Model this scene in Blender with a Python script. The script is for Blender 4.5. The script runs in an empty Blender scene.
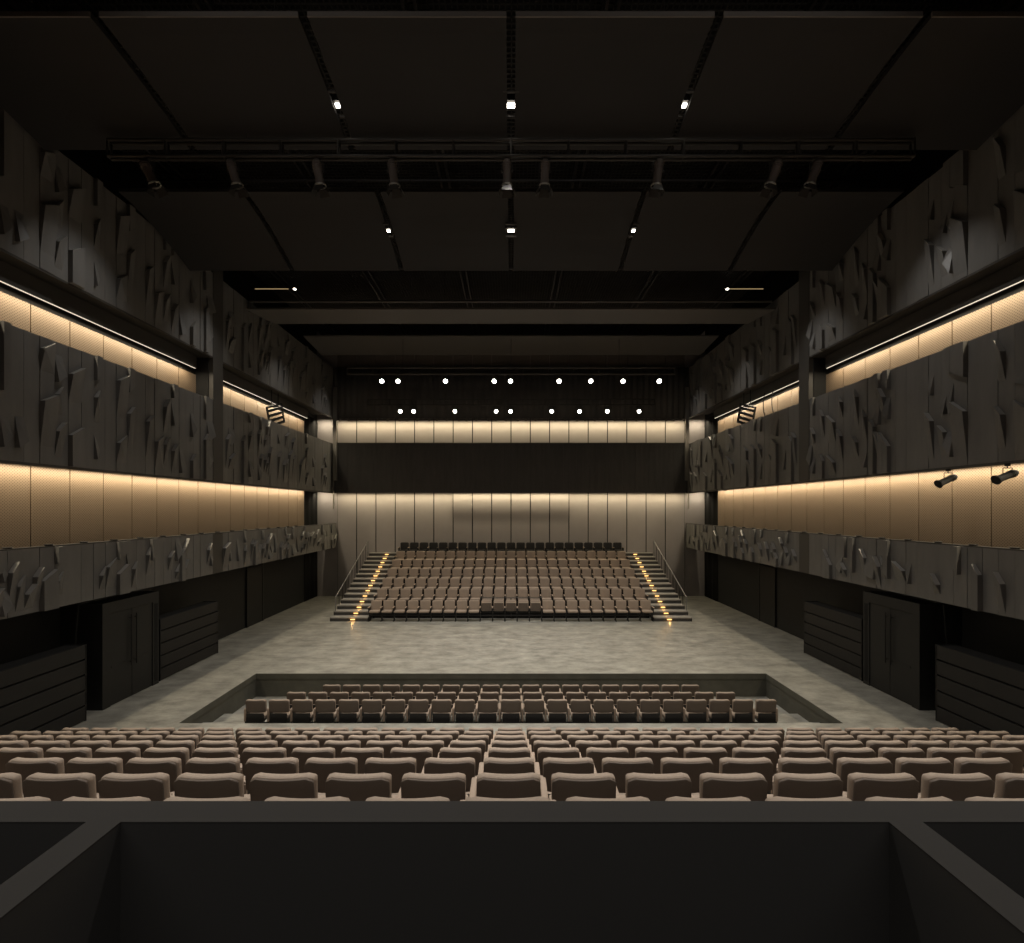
import bpy, bmesh, math, random
from mathutils import Vector, Matrix
PI = math.pi
S = bpy.context.scene
COL = S.collection
F = 455.0            # focal length in pixels of the 1024 px wide frame
H = 4.97             # eye height above the stage floor
S.view_settings.view_transform = 'Standard'
S.view_settings.look = 'None'
S.view_settings.gamma = 1.0
S.view_settings.exposure = 0.0
S.view_settings.use_curve_mapping = False

# ------------------------------------------------------------------ materials
def rgb(r, g, b):
    f = lambda c: (c/255/12.92) if c/255 <= .04045 else ((c/255+.055)/1.055)**2.4
    return (f(r), f(g), f(b), 1)

def mat(name, col, rough=.6, metal=0, noise=0, nscale=8, col2=None, spec=.5, bump=0, stretch=(1, 1, 1)):
    m = bpy.data.materials.new(name); m.use_nodes = True
    nt = m.node_tree; b = nt.nodes['Principled BSDF']
    b.inputs['Base Color'].default_value = col
    b.inputs['Roughness'].default_value = rough
    b.inputs['Metallic'].default_value = metal
    b.inputs['Specular IOR Level'].default_value = spec
    if noise or bump:
        tc = nt.nodes.new('ShaderNodeTexCoord'); mp = nt.nodes.new('ShaderNodeMapping')
        mp.inputs['Scale'].default_value = stretch
        nt.links.new(tc.outputs['Object'], mp.inputs[0])
        n = nt.nodes.new('ShaderNodeTexNoise'); n.inputs['Scale'].default_value = nscale
        n.inputs['Detail'].default_value = 6; n.inputs['Roughness'].default_value = .6
        nt.links.new(mp.outputs[0], n.inputs[0])
        if noise:
            r = nt.nodes.new('ShaderNodeValToRGB')
            c2 = col2 or tuple([c*(1-noise) for c in col[:3]] + [1])
            r.color_ramp.elements[0].color = c2; r.color_ramp.elements[0].position = .3
            r.color_ramp.elements[1].color = col; r.color_ramp.elements[1].position = .7
            nt.links.new(n.outputs[0], r.inputs[0]); nt.links.new(r.outputs[0], b.inputs['Base Color'])
        if bump:
            bp = nt.nodes.new('ShaderNodeBump'); bp.inputs['Strength'].default_value = bump
            bp.inputs['Distance'].default_value = .01
            nt.links.new(n.outputs[0], bp.inputs['Height']); nt.links.new(bp.outputs[0], b.inputs['Normal'])
    return m

def emit(name, col, s):
    m = bpy.data.materials.new(name); m.use_nodes = True
    nt = m.node_tree; nt.nodes.clear()
    e = nt.nodes.new('ShaderNodeEmission'); o = nt.nodes.new('ShaderNodeOutputMaterial')
    e.inputs[0].default_value = col; e.inputs[1].default_value = s
    nt.links.new(e.outputs[0], o.inputs[0])
    return m

def floor_material():
    m = mat('polished_concrete', (.37, .355, .305, 1), .33, noise=1, nscale=.9, col2=(.30, .285, .245, 1))
    nt = m.node_tree; b = nt.nodes['Principled BSDF']
    ramp = [n for n in nt.nodes if n.type == 'VALTORGB'][0]
    tc = [n for n in nt.nodes if n.type == 'TEX_COORD'][0]
    mp = nt.nodes.new('ShaderNodeMapping'); mp.inputs['Scale'].default_value = (.7, 1.3, 1)
    n2 = nt.nodes.new('ShaderNodeTexNoise'); n2.inputs['Scale'].default_value = 2.2; n2.inputs['Detail'].default_value = 8
    n2.inputs['Roughness'].default_value = .7
    nt.links.new(tc.outputs['Object'], mp.inputs[0]); nt.links.new(mp.outputs[0], n2.inputs[0])
    r2 = nt.nodes.new('ShaderNodeValToRGB')
    r2.color_ramp.elements[0].position = .32; r2.color_ramp.elements[0].color = (.5, .5, .5, 1)
    r2.color_ramp.elements[1].position = .68; r2.color_ramp.elements[1].color = (1.22, 1.22, 1.22, 1)
    nt.links.new(n2.outputs[0], r2.inputs[0])
    mx = nt.nodes.new('ShaderNodeMix'); mx.data_type = 'RGBA'; mx.blend_type = 'MULTIPLY'; mx.inputs[0].default_value = 1
    nt.links.new(ramp.outputs[0], mx.inputs[6]); nt.links.new(r2.outputs[0], mx.inputs[7])
    nt.links.new(mx.outputs[2], b.inputs['Base Color'])
    return m

def perforated_material():
    # tan metal sheet with staggered punched holes, in object space (y along the wall, z up)
    m = mat('perforated_tan', rgb(178, 146, 106), .55)
    nt = m.node_tree; b = nt.nodes['Principled BSDF']
    tc = nt.nodes.new('ShaderNodeTexCoord'); sp = nt.nodes.new('ShaderNodeSeparateXYZ')
    nt.links.new(tc.outputs['Object'], sp.inputs[0])
    def sine(sock, per):
        a = nt.nodes.new('ShaderNodeMath'); a.operation = 'MULTIPLY'; a.inputs[1].default_value = PI/per
        s = nt.nodes.new('ShaderNodeMath'); s.operation = 'SINE'
        nt.links.new(sock, a.inputs[0]); nt.links.new(a.outputs[0], s.inputs[0]); return s.outputs[0]
    p = nt.nodes.new('ShaderNodeMath'); p.operation = 'MULTIPLY'
    nt.links.new(sine(sp.outputs[1], .032), p.inputs[0]); nt.links.new(sine(sp.outputs[2], .032), p.inputs[1])
    r = nt.nodes.new('ShaderNodeMapRange'); r.inputs[1].default_value = .35; r.inputs[2].default_value = .75
    nt.links.new(p.outputs[0], r.inputs[0])
    mx = nt.nodes.new('ShaderNodeMix'); mx.data_type = 'RGBA'
    mx.inputs[6].default_value = rgb(140, 120, 97); mx.inputs[7].default_value = rgb(84, 69, 54)
    nt.links.new(r.outputs[0], mx.inputs[0]); nt.links.new(mx.outputs[2], b.inputs['Base Color'])
    return m

def fluted_material(name, col, per=.05, depth=.5, rough=.6):
    m = mat(name, col, rough, noise=.25, nscale=3, stretch=(1, 1, .2))
    nt = m.node_tree; b = nt.nodes['Principled BSDF']
    tc = nt.nodes.new('ShaderNodeTexCoord'); w = nt.nodes.new('ShaderNodeTexWave')
    w.wave_type = 'BANDS'; w.bands_direction = 'DIAGONAL'; w.inputs['Scale'].default_value = 1/per/6.28*1.0
    mp = nt.nodes.new('ShaderNodeMapping'); mp.inputs['Scale'].default_value = (1, 1, 0)
    nt.links.new(tc.outputs['Object'], mp.inputs[0]); nt.links.new(mp.outputs[0], w.inputs[0])
    bp = nt.nodes.new('ShaderNodeBump'); bp.inputs['Strength'].default_value = depth; bp.inputs['Distance'].default_value = .01
    nt.links.new(w.outputs[1], bp.inputs['Height']); nt.links.new(bp.outputs[0], b.inputs['Normal'])
    return m

M = dict(
    floor=floor_material(),
    facet=fluted_material('dark_facet_board', rgb(116, 114, 111), .06, .2, .5),
    caphighlight=mat('board_end_highlight', rgb(164, 160, 154), .5),  # highlight on the slanted caps, painted in as a paler colour
    facetbase=mat('dark_backing', rgb(50, 48, 45), .7),
    smooth=mat('smooth_dark_panel', rgb(68, 65, 61), .5),
    soffit=mat('dark_soffit', rgb(58, 54, 49), .6),
    black=mat('black_matte', rgb(22, 21, 20), .8, noise=.3, nscale=5),
    void=mat('deep_black', rgb(18, 17, 16), .95),
    lowwall=mat('dark_lower_wall', rgb(25, 25, 24), .7, noise=.2, nscale=2),
    door=mat('dark_door_paint', rgb(27, 27, 26), .6),
    perf=perforated_material(),
    grey=mat('grey_wall_panel', rgb(160, 153, 150), .7, noise=.06, nscale=2),
    lobe=mat('grey_plaster', rgb(135, 130, 120), .8, noise=.06, nscale=2),
    band=fluted_material('black_fluted_band', rgb(72, 69, 66), .07, .6, .7),
    curtain=fluted_material('black_curtain_cloth', rgb(86, 83, 80), .16, .9, .9),
    cloud=mat('acoustic_panel_dark', rgb(44, 42, 42), .75, noise=.06, nscale=1.5), farcloud_lit=mat('far_acoustic_panel_lit_tone', rgb(96, 93, 90), .75),  # far panels lighter: wash from the far lamps put into the colour
    cloudedge=mat('acoustic_panel_edge', rgb(120, 112, 106), .6),
    metal=mat('black_metal', rgb(62, 59, 56), .45, metal=.4),
    rail=mat('grey_rail_metal', rgb(85, 82, 80), .45, metal=.5),
    grid=mat('black_grid_metal', rgb(64, 60, 56), .6, metal=.2),
    bezel=mat('aluminium_ring', rgb(190, 188, 182), .3, metal=.8),
    lampbody=mat('lamp_body_paint', rgb(100, 90, 84), .5),
    steel=mat('brushed_steel', rgb(150, 145, 138), .35, metal=.8),
    handrail=mat('grey_handrail', rgb(128, 126, 124), .5, metal=.2),
    seat=mat('brown_upholstery', rgb(158, 141, 125), .85, noise=.12, nscale=60),
    shell=mat('dark_brown_shell', rgb(92, 80, 70), .7),
    arm=mat('tan_armrest', rgb(158, 139, 122), .6),
    seatmetal=mat('black_seat_metal', rgb(30, 28, 27), .5),
    blackseat=mat('black_upholstery', rgb(34, 32, 31), .85),
    tread=mat('brown_carpet', rgb(140, 122, 106), .95, noise=.15, nscale=40),
    step=mat('grey_step_top', rgb(150, 145, 138), .5),
    riser=mat('dark_step_riser', rgb(64, 62, 60), .6),
    cap=mat('dark_parapet_cap', rgb(56, 54, 52), .9, spec=.1),
    box=mat('dark_box_panel', rgb(55, 53, 51), .8),
    slat=mat('black_slat_board', rgb(27, 26, 26), .6),
    pit=mat('dark_pit_concrete', rgb(92, 90, 80), .8, noise=.3, nscale=2),
    led=emit('led_line_glow', (1, .86, .66, 1), 1.0),
    stepled=emit('step_light_glow', (1, .55, .18, 1), 2.2),
    lens=emit('lit_lens', (1, .96, .88, 1), 14),
    down=emit('downlight_glow', (1, .93, .8, 1), 12),
    warmdown=emit('warm_slot_glow', (1, .72, .35, 1), .35),
    darklens=mat('unlit_lens', rgb(30, 30, 32), .15),
)

# ------------------------------------------------------------------ helpers
class MB:
    def __init__(s): s.v = []; s.f = []; s.mi = []; s.sm = []
    def add(s, vs, fs, mi=0, smooth=False):
        o = len(s.v); s.v += [tuple(v) for v in vs]
        for f in fs: s.f.append([o+i for i in f]); s.mi.append(mi); s.sm.append(smooth)
        return s
    def box(s, x0, x1, y0, y1, z0, z1, mi=0):
        x0, x1 = sorted((x0, x1)); y0, y1 = sorted((y0, y1)); z0, z1 = sorted((z0, z1))
        v = [(x0,y0,z0),(x1,y0,z0),(x1,y1,z0),(x0,y1,z0),(x0,y0,z1),(x1,y0,z1),(x1,y1,z1),(x0,y1,z1)]
        return s.add(v, [(0,3,2,1),(4,5,6,7),(0,1,5,4),(1,2,6,5),(2,3,7,6),(3,0,4,7)], mi)
    def hexa(s, v, mi=0):   # 8 verts, bottom four then top four, any handedness
        return s.add(v, [(0,3,2,1),(4,5,6,7),(0,1,5,4),(1,2,6,5),(2,3,7,6),(3,0,4,7)], mi)
    def cbox(s, x0, x1, y0, y1, z0, z1, c=.01, mi=0):
        # box with chamfered edges
        x0, x1 = sorted((x0, x1)); y0, y1 = sorted((y0, y1)); z0, z1 = sorted((z0, z1))
        bm = bmesh.new(); bmesh.ops.create_cube(bm, size=1)
        for v in bm.verts:
            v.co = Vector(((x0+x1)/2+v.co.x*(x1-x0), (y0+y1)/2+v.co.y*(y1-y0), (z0+z1)/2+v.co.z*(z1-z0)))
        bmesh.ops.bevel(bm, geom=list(bm.edges), offset=c, segments=2, affect='EDGES', profile=.6)
        bm.verts.index_update()
        s.add([v.co[:] for v in bm.verts], [[v.index for v in f.verts] for f in bm.faces], mi); bm.free(); return s
    def tube(s, a, b, r, n=10, r2=None, mi=0, caps=True):
        a = Vector(a); b = Vector(b); d = (b-a).normalized()
        u = d.orthogonal().normalized(); w = d.cross(u); r2 = r if r2 is None else r2
        vs = []
        for p, rr in ((a, r), (b, r2)):
            for i in range(n):
                t = 2*PI*i/n; vs.append(p+u*rr*math.cos(t)+w*rr*math.sin(t))
        s.add(vs, [(i, (i+1) % n, n+(i+1) % n, n+i) for i in range(n)], mi, True)
        if caps: s.add(vs, [tuple(range(n))[::-1], tuple(range(n, 2*n))], mi)
        return s
    def poly(s, pts, r, n=8):
        for a, b in zip(pts, pts[1:]): s.tube(a, b, r, n)
        return s
    def lathe(s, prof, n=18, mi=0):   # profile (r, z) around z
        vs = []
        for r, z in prof:
            for i in range(n):
                t = 2*PI*i/n; vs.append((r*math.cos(t), r*math.sin(t), z))
        fs = [(k*n+i, k*n+(i+1) % n, (k+1)*n+(i+1) % n, (k+1)*n+i) for k in range(len(prof)-1) for i in range(n)]
        return s.add(vs, fs, mi, True)
    def xf(s, mtx):
        s.v = [tuple(mtx @ Vector(v)) for v in s.v]; return s
    def build(s, name, mats, parent=None, loc=None):
        me = bpy.data.meshes.new(name)
        me.from_pydata(s.v, [], s.f)
        for m in (mats if isinstance(mats, (list, tuple)) else [mats]): me.materials.append(m)
        me.polygons.foreach_set('material_index', s.mi); me.polygons.foreach_set('use_smooth', s.sm)
        bm = bmesh.new(); bm.from_mesh(me); bmesh.ops.recalc_face_normals(bm, faces=bm.faces); bm.to_mesh(me); bm.free()
        me.update()
        o = bpy.data.objects.new(name, me); COL.objects.link(o)
        if parent: o.parent = parent
        if loc: o.location = loc
        return o

def tag(o, label=None, cat=None, group=None, kind=None):
    if label: o['label'] = label
    if cat: o['category'] = cat
    if group: o['group'] = group
    if kind: o['kind'] = kind
    return o
def empty(name, loc=(0, 0, 0), rz=0):
    o = bpy.data.objects.new(name, None); o.empty_display_size = .2; COL.objects.link(o)
    o.location = loc; o.rotation_euler = (0, 0, rz); return o
KIDS = {}
def kids(o):
    return [c for c in o.children]
def copy_tree(o, parent=None):
    c = o.copy(); COL.objects.link(c); c.parent = parent
    for ch in kids(o): copy_tree(ch, c)
    return c
def structure(o): o['kind'] = 'structure'; return o
ORD = ['zeroth','first','second','third','fourth','fifth','sixth','seventh','eighth','ninth','tenth','eleventh','twelfth','thirteenth','fourteenth','fifteenth','sixteenth','seventeenth','eighteenth','nineteenth','twentieth']
SIDE = {-1: 'left', 1: 'right'}

# ------------------------------------------------------------------ room shell
XW, XF, XP = 11.15, 10.06, 10.6      # outer wall, balcony fronts, lit panels
YB, YN = 26.15, -2.5                 # far wall, wall behind the viewer
ZC = 16.0
PY0, PY1, PX = 10.58, 13.79, 7.73    # pit
SEAT_TOP = .85
def near_y(k): return 2.385+.88*k
def near_z(k): return H-1.56-.366*k-SEAT_TOP

fl = MB()
T = -.15
fl.box(-XW, XW, PY1, YB, T, 0).box(-XW, -PX, PY0, PY1, T, 0).box(PX, XW, PY0, PY1, T, 0).box(-XW, XW, YN, PY0, T, 0)
structure(fl.build('floor', M['floor']))
# sunken pit: walls and stepped floor
pw = MB()
pw.box(-PX-.12, -PX, PY0-.1, PY1+.12, -.9, T).box(PX, PX+.12, PY0-.1, PY1+.12, -.9, T)
pw.box(-PX, PX, PY1, PY1+.12, -.9, T)
pw.box(-PX, PX, PY0-.12, PY0, -.9, T)
# facing strips that cover the slab edge of the floor
pw.box(-PX, -PX+.015, PY0, PY1, T-.01, -.002).box(PX-.015, PX, PY0, PY1, T-.01, -.002)
pw.box(-PX+.015, PX-.015, PY1-.015, PY1, T-.01, -.002)
structure(pw.build('wall_pit', M['pit']))
pf = MB()
for y0, y1, z in ((PY0, 10.62, -.18), (10.62, 11.42, -.37), (11.42, 12.28, -.54), (12.28, PY1, -.70)):
    pf.box(-PX, PX, y0, y1, -.9, z)
structure(pf.build('floor_pit', M['floor']))

for s in (-1, 1):
    w = MB()
    w.box(s*XW, s*(XW+.2), YN, YB, 0, ZC)
    structure(w.build('wall_'+SIDE[s], M['lowwall']))
    # added black sheet on each side in place of the dark wall opening
    c = MB(); n = 26
    pts = [(s*(XW-.03-.03*math.sin(i*PI*.9)), 24.5+(YB-.02-24.5)*i/n) for i in range(n+1)]
    vs = [(x, y, z) for z in (0, 10.1) for x, y in pts]
    c.add(vs, [(i, i+1, n+2+i, n+1+i) for i in range(n)], 0, True)
    o = c.build('black_opening_sheet', M['void'])
    m = o.modifiers.new('t', 'SOLIDIFY'); m.thickness = .01
    tag(o, 'black sheet standing for the dark opening on the %s side beside the far grey wall' % SIDE[s], 'curtain')
w = MB(); w.box(-XW-.2, XW+.2, YN-.2, YN, 0, ZC); structure(w.build('wall_front', M['black']))
w = MB(); w.box(-XW-.2, XW+.2, YN-.2, YB+.2, ZC, ZC+.2); structure(w.build('ceiling', M['black']))

# far wall: vertical grey panels
w = MB(); w.box(-XW-.2, XW+.2, YB, YB+.2, 0, ZC); structure(w.build('wall_back', M['grey']))
PW = 1.107
cl = MB()
for i in range(-9, 9):
    x0, x1 = i*PW+.028, (i+1)*PW-.028
    mid = -3 <= i < 3
    for z0, z1 in ((.02, 6.6), (8.4, 10.6)):
        cl.box(x0, x1, YB-.06, YB-.005, z0, z1)
    if mid:   # the six middle panels carry a shallow hood that tapers back to the wall
        prof = [(.06+.10*(.5-.5*math.cos(PI*t/8)), 4.1+1.0*t/8) for t in range(9)]+[(.16, 6.3)]
        vs = [(x, YB-d, z) for x in (x0, x1) for d, z in prof]; N = len(prof)
        cl.add(vs, [(k, k+1, N+k+1, N+k) for k in range(N-1)], 0, True)
        for o_ in (0, N):
            pv = [vs[o_+k] for k in range(N)]
            cl.add(pv+[(p[0], YB-.055, p[2]) for p in pv], [(k, k+1, N+k+1, N+k) for k in range(N-1)])
structure(cl.build('wall_back_panelling', M['grey']))
cb = MB()
cb.box(-9*PW, 9*PW, YB-.02, YB-.004, 0, 10.7)
structure(cb.build('wall_back_joint_backing', M['black']))
cu = MB()
for i in range(-9, 9):
    cu.box(i*PW+.015, (i+1)*PW-.015, YB-.08, YB-.004, 12.9, 14.2)
structure(cu.build('wall_back_upper_panelling', mat('dark_upper_panel', rgb(120, 112, 106), .8)))

# ------------------------------------------------------------------ faceted boards
def facets(mb, z0, z1, y0, y1, seed, place, bw=.3138, amp=.125):
    """vertical boards carrying slender folded pleats with steep slanted caps; place(y, d, z) -> point, d = protrusion"""
    n = int(round((y1-y0)/bw)); bw = (y1-y0)/n
    def seg(ya, yb, p, q, d, cap=False):
        v = [place(ya, -.04, p[0]), place(yb, -.04, p[1]), place(yb, d[1], p[1]), place(ya, d[0], p[0]),
             place(ya, -.04, q[0]), place(yb, -.04, q[1]), place(yb, d[3], q[1]), place(ya, d[2], q[0])]
        mb.hexa(v)
        if cap: mb.mi[-5] = 1      # upper end of the board, painted in the highlight colour
    def plain(ya, yb, base): seg(ya, yb, (z0, z0), (z1, z1), [base]*4)
    def pleated(ya, yb, base, rnd):
        z = (z0, z0)
        if rnd.random() < .18:      # proud strip rising from the bottom edge
            h = rnd.uniform(.2, .6)*(z1-z0); q = (z0+h, z0+h+.22)
            seg(ya, yb, z, q, [amp*.85]*4, True); z = q
        while True:
            gap = rnd.uniform(.06, .55)*min(1, (z1-z0)/2.0); kind = rnd.random()
            m = max(z)+gap
            if kind < .6:           # grows upward, ends in a steep cap
                L = rnd.uniform(.3, 1.1)*min(1, (z1-z0)/2.2); r = rnd.uniform(.18, .28)
                if m+L+r > z1-.03: break
                seg(ya, yb, z, (m, m), [base]*4)
                e = (m+L, m+L+r)
                seg(ya, yb, (m, m), e, [base, base, amp, amp*rnd.choice((1, .9, .35))], True); z = e
            elif kind < .9:         # grows downward, dark triangle under it
                L = rnd.uniform(.25, .6); r = rnd.uniform(.1, .3)
                if m+L+r > z1-.03: break
                q = (m, m+r); e = (m+L+r, m+L+r)
                seg(ya, yb, z, q, [base]*4)
                seg(ya, yb, q, e, [amp*.9, rnd.choice((amp, amp*.2)), base, base]); z = e
            else: break
        if rnd.random() < .3 and z1-max(z) > .5:   # proud strip hanging from the top edge
            h = rnd.uniform(.35, .7)*(z1-max(z)); q = (z1-h-.1, z1-h+.1)
            seg(ya, yb, z, q, [base]*4); seg(ya, yb, q, (z1, z1), [amp*.8]*4)
        else: seg(ya, yb, z, (z1, z1), [base]*4)
    for i in range(n):
        rnd = random.Random(seed*1000+i)
        a, b = y0+i*bw+.003, y0+(i+1)*bw-.003
        base = rnd.choice((0, 0, .008, .014)); t = rnd.random(); m = a+(b-a)*rnd.choice((.45, .5, .55))
        if t < .24: plain(a, b, base)
        elif t < .44: plain(a, m, base); pleated(m, b, base, rnd)
        elif t < .64: pleated(a, m, base, rnd); plain(m, b, base)
        elif t < .74: pleated(a, m, base, rnd); pleated(m, b, base, rnd)
        else: pleated(a, b, base, rnd)
YF0, YF1 = 2.2, YB-.02
CY0, CY1 = 15.34, 15.87           # the pier between the two bays
TIERS = [('lower', 2.80, 4.145), ('middle', 5.95, 8.68), ('upper', 10.13, 12.95)]
for s in (-1, 1):
    for ti, (tn, z0, z1) in enumerate(TIERS):
        root = empty('balcony', (s*XF, 14, z0))
        tag(root, 'dark faceted %s balcony front running along the %s side wall' % (tn, SIDE[s]), 'balcony')
        P = lambda y, d, z, s=s, z0=z0: (s*(-d), y-14, z-z0)
        for ya, yb, sd in ((YF0, CY0, 0), (CY1, YF1, 200)):
            fb = MB(); facets(fb, z0, z1, ya, yb, 11+s*3+sd+(0 if ti != 0 else 50), P)
            fb.build('facet_cladding', [M['facet'], M['caphighlight']], root)
        bk = MB(); bk.box(s*.035, s*.12, YF0-14, YF1-14, 0, z1-z0-.01)
        bk.build('backing_panel', M['facetbase'], root)
        if ti == 0:
            b = MB()
            b.box(-s*.01, s*.04, CY0-14, CY1-14, 0, z1-z0-.02); b.build('smooth_panel', M['smooth'], root)
            b = MB(); b.box(-s*.0, s*.14, YF0-14, YF1-14, z1-z0, z1-z0+.035); b.build('coping', M['smooth'], root)
            b = MB(); b.box(s*.12, s*.585, YF0-14, YF1-14, .12, .24); b.build('floor_slab', M['black'], root)
        elif ti == 1:
            b = MB(); b.box(s*.0, s*.14, YF0-14, YF1-14, -.06, 0); b.build('bottom_trim', M['smooth'], root)
            b = MB(); b.box(s*.12, s*.585, YF0-14, YF1-14, .25, .4); b.build('floor_slab', M['black'], root)
        else:
            b = MB(); b.box(s*.0, s*.585, YF0-14, 24.5-14, -.05, .0); b.build('soffit', M['soffit'], root)
            b = MB(); b.box(s*.12, s*.585, YF0-14, YF1-14, .3, .42); b.build('floor_slab', M['black'], root)
    # downstand under the upper soffit that carries the light line, one per bay
    for bay, (a, b_) in (('near', (2.2, 15.05)), ('far', (CY1, 23.3))):
        d = MB(); d.box(s*10.40, s*10.5, a, b_, 9.64, 10.06)
        r = d.build('light_cove', M['soffit']); tag(r, 'thin glowing light line under the upper balcony, %s bay, %s wall' % (bay, SIDE[s]), 'light')
        l = MB(); l.box(s*10.42, s*10.44, a+.02, b_-.02, 9.625, 9.64); l.build('light_line', M['led'], r)
    # pier: hangs from the ceiling down to the bottom of the middle balcony
    p = MB(); p.box(s*(XF-.02), s*XP, CY0, CY1, 5.95, 13.4)
    structure(p.build('column_'+SIDE[s], M['smooth']))
    p = MB(); p.box(s*(XF+.13), s*XW, CY0-.03, CY0-.005, 8.4, 10.1); structure(p.build('column_return_'+SIDE[s], M['black']))
    # lit perforated panels of both bands
    pn = MB(); PWs = .895; y = 23.465
    while y > 1.5:
        for z0, z1 in ((4.0, 5.93), (8.3, 9.50)):
            pn.box(s*XP, s*(XP+.04), y-PWs+.012, min(y-.012, 23.3), z0, z1)
        y -= PWs
    structure(pn.build('wall_%s_panelling' % SIDE[s], M['perf']))
    bk = MB(); bk.box(s*(XP+.05), s*(XP+.1), 1.5, 23.3, 3.2, 10.05); bk.box(s*XP, s*XW, 23.3, 23.36, 2.9, 10.1)
    structure(bk.build('wall_%s_backing' % SIDE[s], M['black']))
    # small black uplights behind the coping of the lower balcony
    proto = None
    for i in range(16):
        yy = 9.15+.82*i
        if proto is None:
            u = MB().lathe([(0, 0), (.07, 0), (.07, .02), (.085, .024), (.085, .032), (.04, .032), (0, .02)], 14)
            o = proto = u.build('coping_uplight', M['metal'])
        else:
            o = proto.copy(); COL.objects.link(o)
        o.location = (s*(XF+.07), yy, 4.18)
        tag(o, 'small round black fitting on top of the %s lower balcony edge' % SIDE[s], 'light fitting', 'black fittings on the %s lower balcony edge' % SIDE[s])

# far wall black band (third balcony face), black cloth above it
root = empty('balcony', (0, YB, 5.92))
tag(root, 'black fluted balcony band across the far wall between two glowing strips', 'balcony')
fb = MB()
facets(fb, 5.92, 8.73, -9.96, 9.96, 77, lambda y, d, z: (y, -.52-d, z-5.92), bw=.369, amp=.03)
fb.build('facet_cladding', [M['band'], M['band']], root)
b = MB(); b.box(-9.96, 9.96, -.48, -.42, 0, 2.81); b.build('backing_panel', M['black'], root)
b = MB(); b.box(-9.96, 9.96, -.42, -.02, 2.2, 2.3); b.build('bracket_shelf', M['black'], root)
cv = MB(); n = 420
pts = [(-10.0+20.0*i/n, -.03*math.sin(i*.9)-.01*math.sin(i*2.3)) for i in range(n+1)]
vs = [(x, y, z) for z in (0, 2.9) for x, y in pts]
cv.add(vs, [(i, i+1, n+2+i, n+1+i) for i in range(n)], 0, True)
o = cv.build('stage_curtain', M['curtain'], loc=(0, YB-.5, 10.08))
m = o.modifiers.new('t', 'SOLIDIFY'); m.thickness = .012
tag(o, 'wide black curtain hanging above the upper glowing strip on the far wall', 'curtain')
root = empty('lighting_batten', (0, YB-.56, 10.02))
tag(root, 'long black batten of tiny lamps along the bottom of the wide black curtain', 'lighting bar')
MB().tube((-9.9, 0, 0), (9.9, 0, 0), .035, 10).build('pipe', M['metal'], root)
pr = None
for i in range(36):
    x = -9.7+19.4*i/35
    if pr is None: o = pr = MB().lathe([(0, .08), (.05, .07), (.07, -.02), (.06, -.06), (0, -.07)], 10).build('lamp_head', M['lampbody'], root)
    else: o = pr.copy(); COL.objects.link(o)
    o.location = (x+(.12 if i % 3 == 0 else 0), -.04, -.02)

for s in (-1, 1):   # slim track posts at the corners of the far wall
    p = MB(); p.box(s*9.95, s*9.75, 25.40, 25.55, 6.6, 11.8); p.box(s*9.95, s*9.9, 25.40, 25.5, 5.0, 6.6)
    p.box(s*9.95, s*10.02, 25.42, 25.5, 6.0, 6.2)
    o = p.build('guide_track', M['steel'])
    tag(o, 'slim grey vertical track in the %s corner before the far wall' % SIDE[s], 'track')

# ------------------------------------------------------------------ lower side walls: vestibules, doors, slatted screens
for s in (-1, 1):
    v = empty('door_vestibule', (s*10.1, 12.1, 0))
    tag(v, 'dark projecting door vestibule with double doors under the %s balcony' % SIDE[s], 'doorway')
    b = MB(); Y0, Y1 = -.85, .95
    b.box(0, s*1.05, Y0, Y1, 2.35, 2.63); b.box(0, s*1.05, Y0, Y0+.22, 0, 2.35); b.box(0, s*1.05, Y1-.22, Y1, 0, 2.35)
    b.box(s*.35, s*1.05, Y0+.22, Y1-.22, 0, 2.35)
    b.build('casing', M['door'], v)
    for k, (a, c) in enumerate(((-.63, .045), (.055, .73))):
        d = MB(); d.box(s*.02, s*.07, a, c-.005, .01, 2.34)
        d.box(s*.012, s*.02, a+.05, c-.055, .95, 1.0)
        do = d.build('door', M['door'], v)
        hy = c-.08 if k == 0 else a+.08
        h = MB(); h.tube((s*-.035, hy, .85), (s*-.035, hy, 2.2), .014); h.tube((s*-.035, hy, .95), (s*.02, hy, .95), .01); h.tube((s*-.035, hy, 2.1), (s*.02, hy, 2.1), .01)
        h.build('door_handle', M['black'], do)
    r = MB(); r.box(s*-.006, s*.0, .79, .9, .1, 2.3); r.build('dark_inset', M['void'], v)
    for nm, (a, c), lab in (('near', (5.2, 10.72), 'long black five-board slatted screen nearest the viewer, %s side'), ('far', (13.16, 15.78), 'short black five-board slatted screen beyond the door vestibule, %s side')):
        root = empty('slatted_screen', (s*(10.0 if nm == 'near' else 10.15), (a+c)/2, 0)); tag(root, lab % SIDE[s], 'screen')
        L = (c-a)/2
        for k in range(5):
            z0 = .02+k*.362
            bb = MB(); bb.cbox(0, s*.06, -L, L, z0, z0+.325, .012); bb.build('board', M['slat'], root)
        bb = MB(); bb.box(s*.06, s*.5, -L+.03, L-.03, 0, 1.78); bb.build('frame', M['void'], root)
        bb = MB(); bb.box(0, s*.5, L-.03, L, 0, 1.8); bb.box(0, s*.5, -L, -L+.03, 0, 1.8); bb.build('end_panel', M['slat'], root)
    # plain dark doors in the wall further on
    d = MB(); d.box(s*(XW-.05), s*(XW-.0), 19.2, 20.3, 0, 2.5); d.box(s*(XW-.07), s*(XW-.05), 19.1, 19.2, 0, 2.6); d.box(s*(XW-.07), s*(XW-.05), 20.3, 20.4, 0, 2.6)
    structure(d.build('door_%d' % (1 if s < 0 else 2), M['door']))

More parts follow.
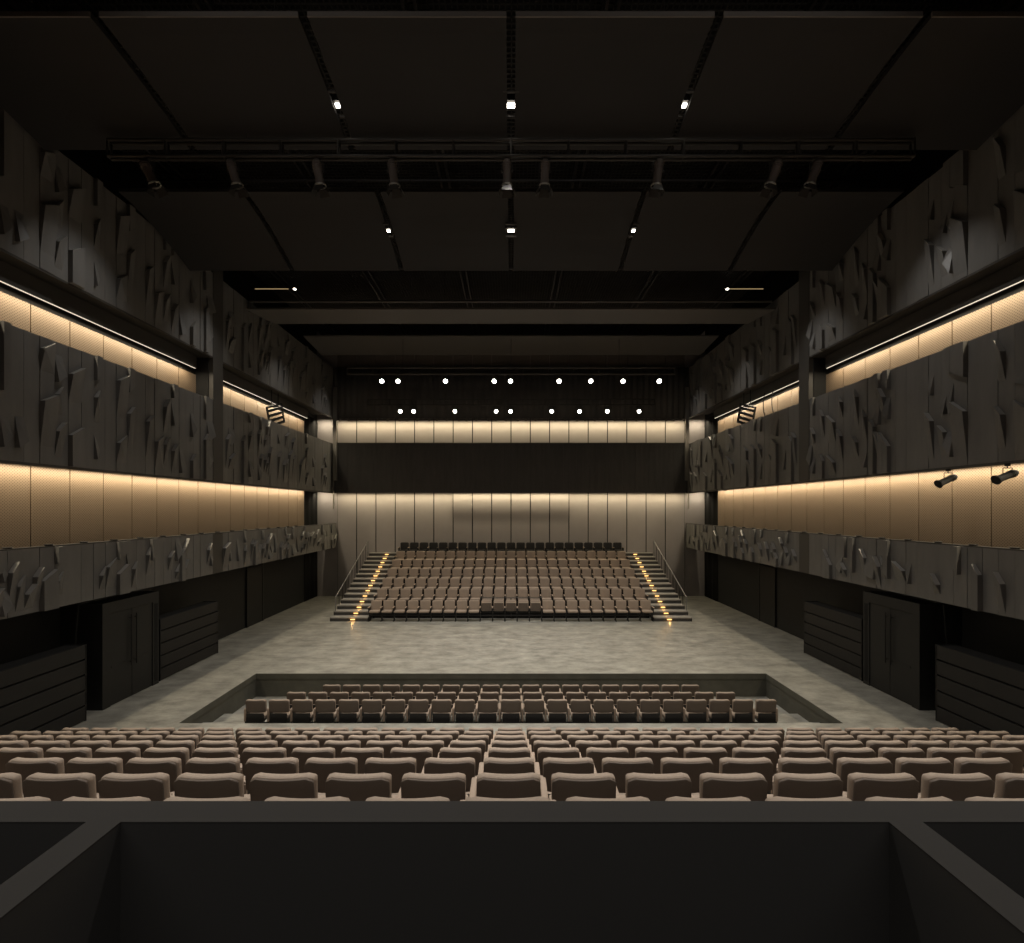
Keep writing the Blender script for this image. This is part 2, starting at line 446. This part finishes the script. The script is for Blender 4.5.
# ------------------------------------------------------------------ ceiling: open grid, rails, acoustic panels
ZG = H+9.2
g = MB()
x = -10.0
YG0, YG1 = 6.2, 25.6
while x <= 10.01:
    g.box(x-.012, x+.012, YG0, YG1, ZG, ZG+.03); x += .11
y = YG0
while y <= YG1:
    g.box(-10.0, 10.0, y-.012, y+.012, ZG, ZG+.03); y += .11
o = structure(g.build('ceiling_grid', M['grid']))
rr = MB()
for c in (-9.1, -5.55, -1.84, 1.84, 5.55, 9.1):
    for dx in (-.11, .11): rr.box(c+dx-.03, c+dx+.03, YG0, YG1, ZG-.12, ZG-.04)
structure(rr.build('ceiling_rails', M['rail']))
rr = MB()
for yy in (12.5, 17.1, 22.0):
    rr.tube((-10, yy, ZG-.16), (10, yy, ZG-.16), .03, 8)
structure(rr.build('ceiling_cross_rails', M['rail']))

def cloud(x0, x1, y0, y1, zf, th, root_label, edge=True, n=10, grp=None, face='cloud'):
    cx = (x0+x1)/2
    root = empty('acoustic_panel', (cx, y0, H+zf(0)))
    tag(root, root_label, 'ceiling panel', grp)
    z0 = zf(0)
    m = MB(); vs = []; fs = []
    for k in range(n+1):
        t = k/n; y = (y1-y0)*t; z = zf(t)-z0
        vs += [(x0-cx, y, z), (x1-cx, y, z), (x1-cx, y, z+th), (x0-cx, y, z+th)]
    for k in range(n):
        a = 4*k
        for j in range(4): fs.append((a+j, a+(j+1) % 4, a+4+(j+1) % 4, a+4+j))
    fs += [(0, 1, 2, 3), (4*n, 4*n+1, 4*n+2, 4*n+3)]
    m.add(vs, fs); m.build('panel_face', M[face], root)
    e = MB(); e.box(x0-cx, x1-cx, -.02, 0, -.0, th); e.build('edge_trim', M['cloudedge' if edge else face], root)
    for sx in (-1, 1):
        for yy in (.5, (y1-y0)-.5):
            t = yy/(y1-y0)
            MB().tube((sx*(x1-x0)*.3, yy, zf(t)-z0+th), (sx*(x1-x0)*.3, yy, 9.2-z0), .008, 6).build('hanger', M['metal'], root)
    return root
lab = {0: 'first', 1: 'second', 2: 'third', 3: 'fourth', 4: 'fifth', 5: 'sixth'}
SE = [-9.95, -6.78, -3.39, 0, 3.39, 6.78, 9.95]
for r_, (y0, y1, za, zb, nm) in enumerate(((7.42, 9.72, 8.02, 7.68, 'nearest'), (11.55, 14.1, 8.05, 7.40, 'second'))):
    for i in range(6):
        a, b = SE[i]+(.075 if i else 0), SE[i+1]-(.075 if i < 5 else 0)
        cloud(a, b, y0, y1, lambda t, za=za, zb=zb: za+(zb-za)*t**1.6, .085,
              'dark rectangular ceiling panel, %s row overhead, %s from the left' % (nm, lab[i]), edge=(r_ == 0))
cloud(-9.9, 9.9, 17.05, 19.0, lambda t: 7.49+.26*t, .06, 'wide dark curved ceiling panel beyond the second row of panels', edge=False, face='farcloud_lit')
cloud(-9.9, 9.9, 21.7, 23.8, lambda t: 8.25-.17*t, .06, 'wide dark ceiling panel farthest away above the far lamps', edge=False, face='farcloud_lit')
pb = empty('ceiling_batten', (0, 16.4, H+7.5)); tag(pb, 'long thin pipe batten across the hall just before the curved ceiling panel', 'pipe')
MB().tube((-9.4, 0, 0), (9.4, 0, 0), .045, 10).build('pipe', M['rail'], pb)
for x in (-7, -2.4, 2.4, 7): MB().tube((x, 0, .03), (x, 0, 1.55), .008, 6).build('hanger', M['metal'], pb)

# seam downlights
proto = None
for y0, zr, row in ((8.9, 7.9, 'nearest'), (12.6, 7.71, 'second')):
    for x in (-3.39, 0, 3.39):
        if proto is None:
            root = proto = empty('downlight')
            MB().box(-.07, .07, -.1, .1, .02, .16).build('housing', M['metal'], root)
            MB().cbox(-.04, .04, -.04, .04, -.015, .02, .008).build('lamp_face', M['down'], root)
            MB().box(-.07, .07, -.3, -.26, .0, .04).box(-.07, .07, .26, .3, .0, .04).build('bracket', M['rail'], root)
        else: root = copy_tree(proto)
        root.location = (x, y0, H+zr)
        if x == 0: root.scale = (2.2, 1, 1)
        where = {-3.39: 'left of centre', 0: 'on the centre line', 3.39: 'right of centre'}[x]
        tag(root, 'small bright downlight in the %s row ceiling seam, %s' % (row, where), 'light')
for s in (-1, 1):
    root = empty('slot_light', (s*9.6, 18.4, ZG-.3)); tag(root, 'faint warm light slot high beside the %s wall behind the second panel row' % SIDE[s], 'light')
    MB().box(-.9, .9, -.05, .05, .03, .1).build('housing', M['metal'], root)
    MB().box(-.75, .6, -.012, .012, 0.01, .03).build('lamp_face', M['warmdown'], root)
    MB().box(-s*.85-.04, -s*.85+.04, -.04, .04, 0, .03).build('lamp_face', M['down'], root)

# ------------------------------------------------------------------ trusses and stage lights
def truss(y, zb, L, hgt, lab_, dpt=.1):
    root = empty('lighting_truss', (0, y, zb)); tag(root, lab_, 'truss')
    for yy in (0, dpt):
        for zz in (0, hgt):
            MB().tube((-L/2, yy, zz), (L/2, yy, zz), .03, 8).build('chord', M['metal'], root)
    n = int(L/1.18); pr = None
    for i in range(n+1):
        x = -L/2+L*i/n
        if pr is None:
            b = MB()
            for yy in (0, dpt): b.tube((0, yy, 0), (0, yy, hgt), .022, 6)
            for zz in (0, hgt): b.tube((0, 0, zz), (0, dpt, zz), .018, 6)
            o = pr = b.build('brace', M['metal'], root)
        else: o = pr.copy(); COL.objects.link(o)
        o.location = (x, 0, 0)
    for x in (-L*.33, 0, L*.33):
        MB().tube((x, dpt/2, hgt), (x, dpt/2, max(hgt+.3, 14.0-zb)), .01, 6).build('hanging_cable', M['metal'], root)
    return root
Z1, Z2, Z3 = H+7.27, H+6.53, H+5.76
truss(9.35, Z1, 16.6, .33, 'long horizontal ladder truss nearest the viewer under the ceiling panels')
truss(21.9, Z2, 15.8, .3, 'far lighting truss above the upper row of lit lamps')
truss(25.0, Z3, 15.8, .3, 'farthest lighting truss close to the black curtain')

def make_stage_light(aim, on, scale=1.0):
    """origin at the clamp; hangs below; aim = direction the lens points"""
    root = empty('stage_light')
    aim = Vector(aim).normalized()
    q = Vector((0, 0, -1)).rotation_difference(aim).to_matrix().to_4x4()
    piv = Matrix.Translation((0, 0, -.24))
    b = MB().lathe([(0, .22), (.06, .21), (.08, .17), (.085, .0), (.085, -.2), (.105, -.23), (.105, -.26), (.095, -.26)], 18)
    for k in range(3): b.lathe([(.088, .05+.04*k), (.096, .055+.04*k), (.096, .065+.04*k), (.088, .07+.04*k)], 18)
    b.xf(piv @ q).build('lamp_body', M['lampbody'], root)
    MB().lathe([(.095, -.255), (.115, -.255), (.118, -.27), (.115, -.285), (.1, -.285)], 20).xf(piv @ q).build('bezel', M['bezel'], root)
    lm = MB(); lm.lathe([(0, -.275), (.05, -.272), (.1, -.262)], 18).xf(piv @ q)
    lm.build('lens', M['lens'] if on else M['darklens'], root)
    u = MB(); u.tube((-.11, 0, -.24), (-.11, 0, -.06), .01, 6); u.tube((.11, 0, -.24), (.11, 0, -.06), .01, 6); u.tube((-.11, 0, -.06), (.11, 0, -.06), .01, 6)
    u.tube((-.125, 0, -.24), (-.08, 0, -.24), .02, 8); u.tube((.08, 0, -.24), (.125, 0, -.24), .02, 8)
    u.build('yoke', M['metal'], root)
    c = MB(); c.tube((0, 0, -.06), (0, 0, .0), .014, 6); c.cbox(-.035, .035, -.045, .045, -.02, .05, .008); c.build('clamp', M['metal'], root)
    if on is False:
        for k in range(4):
            bd = MB(); bd.hexa([(-.08, .1, -.29), (.08, .1, -.29), (.08, .104, -.29), (-.08, .104, -.29),
                                (-.11, .17, -.42), (.11, .17, -.42), (.11, .174, -.42), (-.11, .174, -.42)])
            bd.xf(piv @ q @ Matrix.Rotation(k*PI/2, 4, 'Z')).build('barn_door', M['metal'], root)
    return root
# near truss: nine unlit lamps, placed along the truss
near_px = [-357, -272, -193, -118, -4, 34, 147, 264, 304]
tilt = [.42, .22, .12, .08, 0, -.02, -.08, -.3, -.3]
wh = ['leftmost', 'second from the left', 'third from the left', 'fourth from the left', 'just left of the middle', 'just right of the middle', 'third from the right', 'second from the right', 'rightmost']
for px, tl, w_ in zip(near_px, tilt, wh):
    r = make_stage_light((tl, .18, -1), False)
    r.location = (px*9.4/F-(.12 if tl > .2 else 0), 9.4, Z1-.045)
    tag(r, 'unlit stage spotlight with barn doors under the nearest truss, %s' % w_, 'stage light')
wf = ['first', 'second', 'third', 'fourth', 'fifth', 'sixth', 'seventh', 'eighth', 'ninth']
for D, Zt, px, rowname, zc in ((21.9, Z2, [-130.3, -114, -66, -17, -.5, 48.5, 80.5, 113, 149.5], 'upper', 380.5),
                           (25.0, Z3, [-111.5, -98, -56.5, -15, -.5, 41, 69, 97, 129], 'lower', 411.5)):
    for i, p in enumerate(px):
        r = make_stage_light((-p*.002, -1, -.55), True)
        r.location = (p*(D-.2)/F, D, Zt-.05)
        tag(r, 'glowing stage lamp in the %s far row facing the audience, %s from the left' % (rowname, wf[i]), 'stage light')

# two small spotlights under the right middle balcony
for k, yy in enumerate((10.45, 9.2)):
    r = make_stage_light((-1, .1, -.5) if k == 0 else (-1, .1, -.42), None)
    for c in list(r.children):
        c.data.materials.clear(); c.data.materials.append(M['black'])
    r.location = (XF-.02, yy, 5.86); r.scale = (.85, .85, .85)
    tag(r, 'small black spotlight hung under the right middle balcony, %s' % ('nearer the far wall' if k == 0 else 'nearer the viewer'), 'stage light')
# black slatted lamp racks hanging before the upper glowing strip
for s in (-1, 1):
    root = empty('lamp_rack', (s*10.25, 19.7, 9.45), 0); root.scale = (1, 1.1, 1.1)
    tag(root, 'black slatted lamp rack hanging before the upper light strip, %s wall' % SIDE[s], 'lamp rack')
    MX = Matrix.Rotation(.35*1, 4, 'X')
    fr = MB(); fr.cbox(-.03, .03, -.62, -.56, -.75, .02, .008); fr.cbox(-.03, .03, .56, .62, -.75, .02, .008)
    fr.cbox(-.03, .03, -.62, .62, -.02, .05, .008)
    fr.xf(MX).build('frame', M['black'], root)
    for k in range(4):
        sl = MB(); sl.cbox(-.05, .05, -.57, .57, -.17-.19*k, -.08-.19*k, .01); sl.xf(MX).build('slat', M['black'], root)
    MB().tube((0, -.2, 0), (0, -.2, .62), .02, 8).tube((0, .3, 0), (0, .3, .62), .02, 8).build('hanger', M['black'], root)
    if s > 0:
        for k in range(2):
            c = MB(); pts = [(0, -1.2-.55*k+.05*t-.35*(t/8)**2*1.2, .2-.9*t/8) for t in range(9)]
            c.poly(pts, .016, 6); c.build('hanging_cable', M['black'], root)

# ------------------------------------------------------------------ seats
PITCH = .55
def pad(x_half, z0, z1, th, rc_top, rc_bot, e=.022, curve=.03, lean=.0, nx=14, nz=10, y0=0, x_half_bot=None):
    """upholstered pad: thickness th along +y from y0, rounded corners"""
    mb = MB(); xb = x_half if x_half_bot is None else x_half_bot
    eu = e/x_half; ev = e/(z1-z0)
    inner = [-1+eu+(2-2*eu)*i/(nx-4) for i in range(nx-3)]
    xs = [-1, -1+eu*.35]+inner+[1-eu*.35, 1]
    innv = [ev+(1-2*ev)*i/(nz-4) for i in range(nz-3)]
    zv = [0, ev*.35]+innv+[1-ev*.35, 1]
    vs = [[], []]
    for side in (0, 1):
        for j in range(nz+1):
            v = zv[j]
            for u in xs:
                def corner(rc):
                    ax = abs(u)*x_half-(x_half-rc)
                    return 0 if ax <= 0 or rc <= 0 else rc-math.sqrt(max(rc*rc-ax*ax, 0))
                zt = z1-corner(rc_top); zb = z0+corner(rc_bot)
                z = zb+(zt-zb)*v
                xh = xb+(x_half-xb)*((z-z0)/(z1-z0))
                x = u*xh
                de = min((1-abs(u))*xh, z-zb, zt-z); k = max(0., min(1., de/e))
                r = math.sqrt(1-(1-k)**2)
                half = th/2*(.25+.75*r)
                y = y0+th/2+(half if side else -half)+curve*(x/x_half)**2-lean*(z-z0)
                vs[side].append((x, y, z))
    W = nx+1; N = W*(nz+1); V = vs[0]+vs[1]; fs = []
    for j in range(nz):
        for i in range(nx):
            a = j*W+i; fs.append((a, a+1, a+W+1, a+W)); fs.append((N+a, N+a+W, N+a+W+1, N+a+1))
    for i in range(nx):
        fs.append((i, N+i, N+i+1, i+1)); a = nz*W+i; fs.append((a, a+1, N+a+1, N+a))
    for j in range(nz):
        a = j*W; fs.append((a, a+W, N+a+W, N+a)); a = j*W+nx; fs.append((a, N+a, N+a+W, a+W))
    mb.add(V, fs, 0, True); return mb

def make_seat(name, fabric, shell, folded=False, bh=.26, width=.475, extra_arm=False, low=False):
    """faces +y, origin on the tread under the rear of the backrest top"""
    root = empty(name)
    top = SEAT_TOP-.012; lean = .10
    b = pad(width/2, top-bh-.06, top, .066, .055, .03, e=.014, curve=.035, lean=lean, y0=.05, x_half_bot=width/2-.01)
    b.build('backrest', fabric, root)
    sh = pad(width/2-.004, top-bh-.04, top-.010, .02, .05, .03, e=.006, curve=.035, lean=lean, y0=.034-.0, nx=14, nz=8)
    sh.v = [(x, y-.007, z) for x, y, z in sh.v]
    sh.build('back_shell', shell, root)
    if folded:
        c = MB(); c.cbox(-.225, .225, .14, .22, .40, .78, .03); c.build('seat_cushion', fabric, root)
        c = MB(); c.cbox(-.2, .2, .22, .24, .42, .75, .008); c.build('seat_pan', shell, root)
    else:
        c = MB(); c.cbox(-.228, .228, .06, .46, .38, .455, .028); c.build('seat_cushion', fabric, root)
        c = MB(); c.hexa([(-.19, .06, .30), (.19, .06, .30), (.17, .40, .33), (-.17, .40, .33), (-.21, .03, .38), (.21, .03, .38), (.21, .44, .38), (-.21, .44, .38)])
        c.build('seat_pan', M['seatmetal'], root)
    c = MB(); c.box(-.20, .20, .02, .05, .3, .52); c.build('rear_panel', M['seatmetal'], root)
    def arm(x):
        a = MB(); a.cbox(x-.026, x+.026, .10, .44, .565, .60, .012); a.cbox(x-.024, x+.024, .09, .12, .3, .58, .006)
        a.build('armrest', M['arm'], root)
        l = MB(); l.box(x-.02, x+.02, .121, .36, .34, .564); l.box(x-.018, x+.018, .12, .26, .02, .36); l.cbox(x-.03, x+.03, .04, .36, 0, .025, .006)
        l.build('leg', M['seatmetal'], root)
    arm(-PITCH/2)
    if extra_arm: arm(PITCH/2)
    br = MB(); br.box(-PITCH/2, PITCH/2, .18, .22, .2, .24); br.build('beam', M['seatmetal'], root)
    return root

def where(n, left=-1, far=False):
    if n == 0: return 'centre seat'
    return '%s %s of the centre seat' % (ORD[abs(n)], 'left' if n < 0 else 'right')

protos = {}
used = set()
def put(key, maker, loc, rz, lab_, cat, grp):
    if key not in protos: protos[key] = maker()
    if key in used: r = copy_tree(protos[key])
    else: r = protos[key]; used.add(key)
    r.location = loc; r.rotation_euler = (0, 0, rz)
    if key[0] == 't': r.scale = (1, 1, 1.06)
    return tag(r, lab_, cat, grp)
mk = lambda ex: (lambda: make_seat('theatre_seat', M['seat'], M['shell'], extra_arm=ex))
rowword = ['first', 'second', 'third', 'fourth', 'fifth', 'sixth', 'seventh', 'eighth']
tr = MB()
for k in range(8):
    y, z = near_y(k), near_z(k)
    if k == 0: y, z = y+.01, z+.006
    nmax = 15
    while (nmax-.42)*PITCH*F/(y) > 511: nmax -= 1
    for n in range(-nmax, nmax+1):
        if n < -15 or n > 15: continue
        ex = (n == nmax)
        put('near%d' % ex, mk(ex), (n*PITCH-.018, y, z), 0,
            'brown theatre seat, %s row from the parapet, %s' % (rowword[k], where(n)), 'seat', 'brown seats in the %s raked row' % rowword[k])
    if k < 7: tr.box(-10.2 if k < 4 else -8.9, 10.2 if k < 4 else 8.9, (y-.15 if k else 1.9), y+.73, .0, z)
structure(tr.build('floor_raked_seating', M['tread']))
for k, (y, z, nm) in enumerate(((10.72, -.37, 11), (11.58, -.54, 10), (12.48, -.70, 9))):
    for n in range(-nm, nm+1):
        ex = n == nm
        put('near%d' % ex, mk(ex), (n*PITCH, y, z+.0, ), 0,
            'brown seat in the sunken pit, %s row, %s' % (['nearest', 'middle', 'farthest'][k], where(n)), 'seat', 'brown seats in the %s pit row' % ['nearest', 'middle', 'farthest'][k])

# tribune facing the viewer
TR = .36
trib = empty('seating_tribune', (0, 20.2, 0)); tag(trib, 'stepped black seating tribune against the far wall', 'tribune')
for k in range(1, 7):
    yb = 20.55+.9*k
    d = MB(); y0 = yb-.62; y1 = yb+.28 if k < 6 else YB-.1
    up = .05 if k == 6 else 0
    d.box(-6.33, 6.33, y0-20.2, y1-20.2, TR*k-.05, TR*k+up)
    d.box(-6.33, 6.33, y0-20.2, y0+.03-20.2, TR*(k-1), TR*k-.05)
    d.box(-6.33, -6.3, y0-20.2, y1-20.2, 0, TR*k-.05); d.box(6.3, 6.33, y0-20.2, y1-20.2, 0, TR*k-.05)
    d.build('deck', M['black'], trib)
mt = lambda ex: (lambda: make_seat('tribune_chair', M['seat'], M['shell'], extra_arm=ex, bh=.34))
mf = lambda: make_seat('tribune_chair', M['seat'], M['shell'], folded=True, bh=.34)
mbk = lambda ex: (lambda: make_seat('tribune_chair', M['blackseat'], M['seatmetal'], extra_arm=ex, bh=.36))
for k in range(7):
    yb = 20.55+.9*k; z = TR*k+(.05 if k == 6 else 0)
    for n in range(-11, 12):
        # a seat turned to face the viewer: its own left arm is on the viewer's right
        ex = (n == -11)
        if k == 6: key, mkf, adj = 'tb%d' % ex, mbk(ex), 'black chair'
        elif k == 0 and abs(n) <= 2: key, mkf, adj = 'tf', mf, 'folded brown chair'
        else: key, mkf, adj = 'tt%d' % ex, mt(ex), 'brown chair'
        put(key, mkf, (n*PITCH, yb, z), PI,
            '%s, %s tribune row up from the stage, %s' % (adj, rowword[k], where(n).replace('seat', 'chair')), 'chair', '%ss in the %s tribune row' % (adj, rowword[k]))
gr = empty('low_rail', (0, 20.78, 0)); tag(gr, 'low dark rail behind the five folded chairs in the front tribune row', 'rail')
MB().tube((-1.42, 0, .93), (1.42, 0, .93), .025, 8).build('rail_bar', M['metal'], gr)
for x in (-1.4, 0, 1.4): MB().tube((x, 0, 0), (x, 0, .93), .018, 8).build('post', M['metal'], gr)
gp = MB(); gp.box(-1.37, 1.37, -.0, .02, .02, .34); gp.build('kick_panel', M['black'], gr)

# stairs with step lights and handrails
RI, GO = .18, .427; STEPS = []
for s in (-1, 1):
    st = empty('staircase', (s*7.2, 20.2, 0)); tag(st, 'grey staircase with a glowing lamp in every step, %s of the tribune' % SIDE[s], 'staircase')
    xi, xo = s*6.36-s*7.2, s*8.04-s*7.2
    for k in range(14):
        y0 = GO*k; y1 = min(GO*(k+1), YB-.1-20.2) if k < 13 else YB-.08-20.2
        b = MB(); b.box(xi, xo, y0, y1+.02, max(0, RI*k-.1), RI*(k+1)-.045, 1); b.box(xi, xo, y0-.015, y1, RI*(k+1)-.045, RI*(k+1), 0)
        so = b.build('step', [M['step'], M['riser']], st)
        cx = s*7.03-s*7.2
        STEPS.append((s*7.03, 20.2+y0-.05, RI*(k+1)-.09, k))
        MB().cbox(cx-.10, cx+.10, y0-.022, y0+.002, RI*(k+1)-.115, RI*(k+1)-.07, .006).build('step_light', M['stepled'], so)
    hx = s*7.99-s*7.2
    h = MB(); A = (hx, GO+.1, .98); B = (hx, GO*13+.05, .98+.42*(GO*12))
    B = (hx, GO*12+.1, 1.07+RI*11.9)
    h.tube(A, B, .022, 8); h.tube(A, (hx, GO+.1, .36), .02, 8); h.tube(B, (B[0], B[1], B[2]-.6), .02, 8)
    h.build('handrail', M['handrail'], st)
    n = 12
    for k in range(2, 13):
        y = GO*k+.1; zr = A[2]+(B[2]-A[2])*(y-A[1])/(B[1]-A[1])
        MB().tube((hx, y, RI*(k+1)), (hx, y, zr), .016, 6).build('post', M['metal'], st)
    # side cheek under the stair
    c = MB()
    for k in range(14):
        c.box(xo-s*.03, xo, GO*k, min(GO*(k+1), YB-.1-20.2), 0, RI*(k+1)-.05)
    c.build('side_panel', M['riser'], st)

# ------------------------------------------------------------------ viewer's box: parapet and side partitions
zc = H-1.2; yn, yf = 1.748, 1.873
p = MB(); p.box(-10.0, 10.0, yn, yf, zc-.006, zc)
structure(p.build('trim_1', M['cap']))
p = MB(); p.box(-10.0, 10.0, yn+.001, yf-.002, 0, zc-.006)
structure(p.build('wall_parapet', M['box']))
for i, s in enumerate((-1, 1)):
    ia, ib = (1.50, 1.632) if s < 0 else (1.452, 1.581)
    p = MB(); p.box(s*ia, s*ib, -2.4, yn, zc-.006, zc); structure(p.build('trim_%d' % (i+2), M['cap']))
    p = MB(); p.box(s*(ia+.001), s*(ib-.001), -2.4, yn+.001, 2.9, zc-.006)
    structure(p.build('wall_partition_'+SIDE[s], M['box']))
p = MB(); p.box(-10.0, 10.0, YN, yn+.001, 2.75, 2.9); structure(p.build('floor_box', M['box']))

# ------------------------------------------------------------------ light
WARM = (1, .86, .63); NEUT = (1, .965, .915)
def area(loc, sx, sy, e, col, rot):
    l = bpy.data.lights.new('area', 'AREA'); l.shape = 'RECTANGLE'; l.size = sx; l.size_y = sy
    l.energy = e; l.color = col; o = bpy.data.objects.new('area_light', l); COL.objects.link(o)
    o.location = loc; o.rotation_euler = rot; return o
def spot(loc, to, e, deg, col=NEUT, blend=.8, r=.12):
    l = bpy.data.lights.new('spot', 'SPOT'); l.energy = e; l.spot_size = math.radians(deg); l.spot_blend = blend
    l.color = col; l.shadow_soft_size = r
    o = bpy.data.objects.new('spot_light', l); COL.objects.link(o); o.location = loc
    d = Vector(to)-Vector(loc); o.rotation_euler = d.to_track_quat('-Z', 'Y').to_euler(); return o
for s in (-1, 1):
    for (a, b_, z, x, e, tl) in ((2.2, 23.3, 5.93, 10.42, 290, 0), (2.2, CY0-.5, 9.62, 10.38, 160, 0), (CY1, 23.2, 9.62, 10.38, 90, 0)):
        area((s*x, (a+b_)/2, z), .05, (b_-a), e, WARM, (0, -s*tl, 0))
    area((s*10.6, YB-.42, 5.90), .9, .05, 11, WARM, (.35, 0, 0))
    area((s*10.6, YB-.42, 10.0), .9, .05, 12, WARM, (.35, 0, 0))
area((0, YB-.42, 5.88), 19.6, .05, 230, (1, .84, .54), (.05, 0, 0))
area((0, YB-.40, 9.98), 19.6, .05, 240, (1, .84, .54), (.2, 0, 0))
# house light from the ceiling
for y in (8.9, 12.6):
    for x in (-3.39, 0, 3.39): spot((x, y, H+7.75), (x*1.1, y-(2.4 if y < 10 else 0), 0), 660, 62, blend=1)
for x in (-4.8, -1.6, 1.6, 4.8):
    spot((x, 5.6, 13.2), (x, 5.4, 0), 1300, 74, blend=1)  # unseen spots added to brighten the near seat rows
    spot((x, 10.7, 13.0), (x, 11.0, 0), 760, 88, blend=1)
    spot((x, 15.4, 13.0), (x, 16.5, 0), 1080, 78, blend=1)
    spot((x, 20.3, 13.2), (x, 20.8, 0), 560, 70, blend=1)
# wall washers in the ceiling gaps
for s in (-1, 1):
    for y, e in ((10.5, 170), (14.8, 165), (19.6, 130), (24.2, 115)):
        spot((s*7.2, y, 13.1), (s*10.06, y, 9.2), e*1.35, 50, blend=1, r=.05)
    # unseen fill spots added behind the camera to light the ceiling panel edges
    spot((s*5, -2.2, 12.2), (s*3.2, 8, 12.7), 300, 48, blend=1)
for x, y, z, k in STEPS:
    l = bpy.data.lights.new('step_glow', 'POINT'); l.energy = 1.0 if k == 0 else (1.0 if k in (2, 8, 9) else .45); l.color = (1, .52, .16); l.shadow_soft_size = .03
    o = bpy.data.objects.new('step_glow_light', l); COL.objects.link(o); o.location = (x, y, z-.01)
# unseen fill light added to lift the dark faces of the viewer's box
area((0, -1.0, 7.6), 10, 1.2, 90, NEUT, (.35, 0, 0))
wd = bpy.data.worlds.new('World'); S.world = wd; wd.use_nodes = True
wd.node_tree.nodes['Background'].inputs[0].default_value = (1, .95, .9, 1)
wd.node_tree.nodes['Background'].inputs[1].default_value = 0.0

# ------------------------------------------------------------------ camera
cam = bpy.data.cameras.new('camera'); co = bpy.data.objects.new('camera', cam); COL.objects.link(co)
co.location = (0, 0, H); co.rotation_euler = (PI/2, 0, 0)
cam.sensor_width = 36; cam.sensor_fit = 'HORIZONTAL'; cam.lens = F/1024*36
cam.shift_x = 1/1024; cam.shift_y = 38/1024; cam.clip_start = .05
S.camera = co
